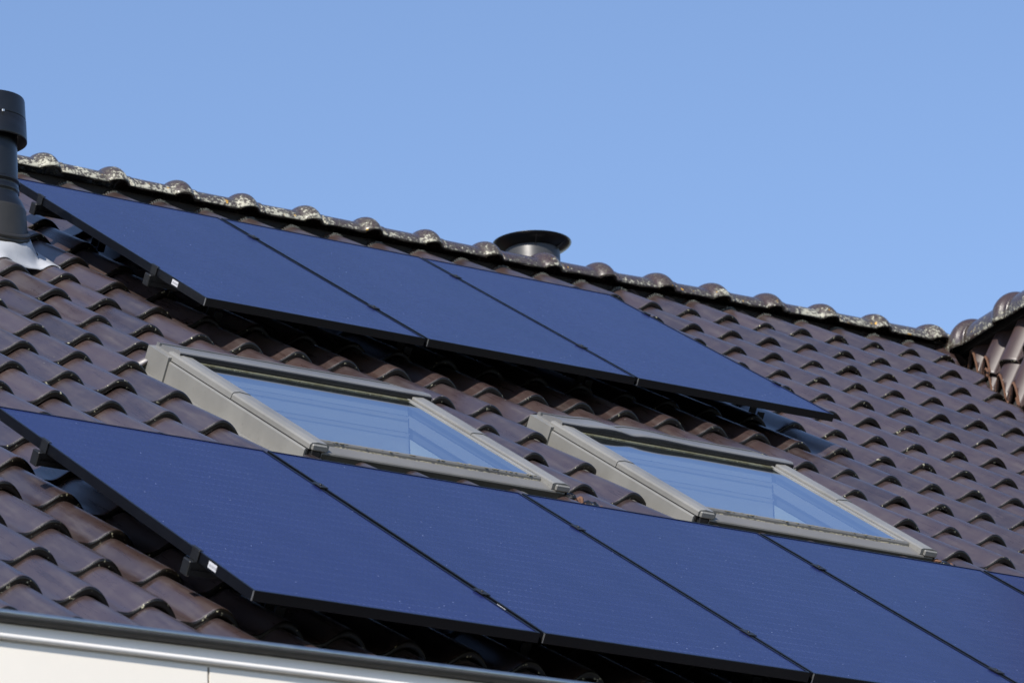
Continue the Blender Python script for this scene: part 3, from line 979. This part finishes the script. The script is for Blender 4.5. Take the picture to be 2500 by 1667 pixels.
make_rails((-2.1335, -4.4579), 5, .360, 'lower of the two black rails under the lower panel row, capped beside the sticker')

# ------------------------------------------------------------------ flue pipe at the left edge
FC = RM @ Vector((-.464, 1.02, 0))
flue = empty('flue_pipe', Matrix.Translation(FC), 'tall black double walled flue pipe with wide cap at the left edge of the roof', 'flue pipe')
m = MB()
m.lathe([(.0, .622), (.128, .622), (.139, .618), (.1415, .610), (.1455, .530), (.1455, .527), (.1435, .5265), (.1435, .5235), (.147, .523), (.1505, .440), (.1505, .433), (.147, .431), (.147, .50), (.05, .50)], 64)
m.build('cap', M_PIPE, flue)
m = MB(); bm_ = [(.0555, -.1335)]
m.box(-.006, .006, -.150, -.144, .519, .531, 0, .002, Matrix.Rotation(math.radians(-8), 4, 'Z'))
m.build('cap_screw', M_ALU, flue)
m = MB()
m.lathe([(.108, .51), (.112, .262)], 64)
m.build('pipe', M_PIPE, flue)
m = MB()
m.lathe([(.112, .262), (.119, .260), (.121, .252), (.121, .246), (.115, .243), (.115, .222), (.118, .220), (.118, .205), (.113, .200), (.116, .185), (.130, .165), (.141, .140), (.145, .128)], 64)
m.build('cone', M_PIPE, flue)
FZ = .062
m = MB()
m.lathe([(.145, .128), (.147, .124), (.146, .118), (.152, .065)], 64)
_n = len(m.v) - 64
for _k in range(64):
    _x, _y, _z = m.v[_n + _k]; m.v[_n + _k] = (_x, _y, FZ + .012 + _y * math.tan(TH))
m.build('base', M_PIPE2, flue)
FZ = .062
# tilted flange following the roof
m = MB()
fl = []
n = 64
ROT = Matrix.Rotation(TH, 4, 'X')
for (r, z) in ((.150, .022), (.160, .020), (.164, .014), (.164, .008), (.159, .005), (.163, .001), (.166, -.008), (.164, -.03)):
    fl.append((r, z))
V_ = []; F_ = []
for r, z in fl:
    for k in range(n):
        t = 2 * math.pi * k / n; V_.append(ROT @ Vector((r * math.cos(t), r * 1.10 * math.sin(t), z)) + Vector((0, 0, FZ)))
for a in range(len(fl) - 1):
    for k in range(n): F_.append((a * n + k, a * n + (k + 1) % n, (a + 1) * n + (k + 1) % n, (a + 1) * n + k))
m.add(V_, F_, 0, True)
m.build('flange', M_PIPE2, flue)
# lead sheet dressed over the tiles
m = MB(); V_ = []; F_ = []
nu, nv_ = 70, 16
def surf(u, v):
    """height of the tile surface at (u, v)"""
    best = -1
    jj = -4.5
    res = None
    for j in (-2, -3, -4, -5, -6):
        for i in range(-26, -16):
            uu, vv = tile_uv(i, j)
            p = (u - float(uu)) / .238
            y = v - float(vv)
            if -.66 < p < .365 and -.0 <= y < .42:
                z = float(prof_h(p)) + SLOPE * y / B
                if res is None or z > res: res = z
    return -.05 if res is None else res
for a in range(nu + 1):
    u = -.95 + .77 * a / nu
    vlo = .785 + .10 * max(0, (u + .50))
    if u > -.24: vlo += (u + .24) * 1.2
    for b_ in range(nv_ + 1):
        v = vlo + (1.20 - vlo) * b_ / nv_
        z = surf(u, v) + .004
        z2 = surf(u, vlo + .0) + .004
        zz = max(z, -.030)
        rr_ = math.hypot(u + .464, (v - 1.045) / 1.05)
        pl = .044 - 1.3 * max(0, rr_ - .168)
        zz = max(zz, pl if rr_ < .36 else -1)
        kb = min(1.0, b_ / 1.0); zz = max(z, -.035) * (1 - kb) + zz * kb
        V_.append((u, v, zz + .0015 * noise.noise(Vector((u * 25, v * 25, 0)))))
for a in range(nu):
    for b_ in range(nv_):
        F_.append((a * (nv_ + 1) + b_, (a + 1) * (nv_ + 1) + b_, (a + 1) * (nv_ + 1) + b_ + 1, a * (nv_ + 1) + b_ + 1))
m.add(V_, F_, 0, True)
lead = m.build('flashing', M_LEAD, flue, RM)
sl = lead.modifiers.new('t', 'SOLIDIFY'); sl.thickness = .003; sl.offset = 1

# ------------------------------------------------------------------ roof vent behind the ridge
VC = Vector((3.757, 2.95, Z0 + 1.90))
vent = empty('roof_vent', Matrix.Translation((VC.x, VC.y, VC.z - .436)), 'wide black roof vent with flared dish top standing behind the ridge', 'roof vent')
m = MB()
m.lathe([(.139, .0), (.139, .432), (.1365, .440), (.1365, .47)], 72)
m.build('body', M_VENT, vent)
m = MB()
m.lathe([(.140, .440), (.171, .456), (.190, .470), (.1975, .480), (.1975, .483), (.193, .483), (.165, .462), (.0, .462)], 72)
m.build('dish', M_BLACK, vent)
m = MB()
for d_ in (-118, -62, 20, 140):
    mt = Matrix.Rotation(math.radians(d_), 4, 'Z')
    m.add([mt @ Vector(p) for p in ((.138, -.001, .436), (.190, -.001, .468), (.172, -.001, .454), (.138, -.001, .422), (.138, .001, .436), (.190, .001, .468), (.172, .001, .454), (.138, .001, .422))],
          [(0, 1, 2, 3), (7, 6, 5, 4), (0, 4, 5, 1), (3, 2, 6, 7), (0, 3, 7, 4), (1, 5, 6, 2)])
m.build('rib', M_VENT, vent)

# ------------------------------------------------------------------ flat roofed extension in the foreground
GP = Vector((-3.6154, -4.9188, Z0 - 2.8486)); GD = Vector((.9989, -.0472, 0)).normalized()
GN = Vector((GD.y, -GD.x, 0))           # towards the viewer
ext = empty('flat_roof_extension', Matrix.Translation((GP.x, GP.y, 0)), 'blurred cream fascia of a flat roofed extension with rounded metal edge, across the bottom left', 'extension')
Ag = GP - GD * 2.2; Bg = GP + GD * 3.6
INV = Matrix.Translation((0, 0, 0))
def gsweep(prof, name, mat, smooth=False, A_=None, B_=None, closed=True):
    m = MB(); m.extrude(prof, A_ or Ag, B_ or Bg, side=GN, mi=0, smooth=smooth, closed=closed)
    return m.build(name, mat, ext, Matrix.Identity(4))
# rolled edge
R0 = .0150
gsweep([(.016 + .0095 * math.cos(t), -.0095 + .0095 * math.sin(t)) for t in np.linspace(0, 2 * math.pi, 20, endpoint=False)], 'edge_roll', M_ROLL, True)
gsweep([(-.03, -.010), (.012, -.0125), (.021, -.0175), (.0225, -.021), (.020, -.027), (.014, -.031), (-.03, -.031)], 'felt_edge', M_FELT)
gsweep([(-.028, -.083), (-.028, -.0325), (-.006, -.0325), (-.006, -.076), (-.010, -.083)], 'fascia_band', M_TRIM)
gsweep([(.004 + .0085 * math.cos(t), -.0700 + .0080 * math.sin(t)) for t in np.linspace(0, 2 * math.pi, 16, endpoint=False)], 'bead', M_TRIM, True)
seam = GP + GD * .7
gp = [(-.02, -.62), (-.02, -.0835), (-.005, -.0835), (-.005, -.62)]
# two fascia boards butted with a narrow dark joint
def wx(px): return None
SE = .625
for a_, b_ in ((-2.2, SE - .0035), (SE + .0035, 3.6)):
    gsweep(gp, 'fascia_board', M_WALLP, False, GP + GD * a_, GP + GD * b_)
gsweep([(-.018, -.60), (-.018, -.0845), (-.012, -.0845), (-.012, -.60)], 'joint_backing', M_DARK)
m = MB()
m.extrude([(-.022, -5.1), (-.022, -.60), (-2.0, -.60), (-2.0, -5.1)], Ag, Bg, side=GN)
m.build('wall', M_BRICK, ext, Matrix.Identity(4))
m = MB()
m.extrude([(-.031, -.10), (-.031, -.03), (-2.2, -.03), (-2.2, -.10)], Ag, Bg, side=GN)
m.build('flat_roof', M_DECK, ext, Matrix.Identity(4))
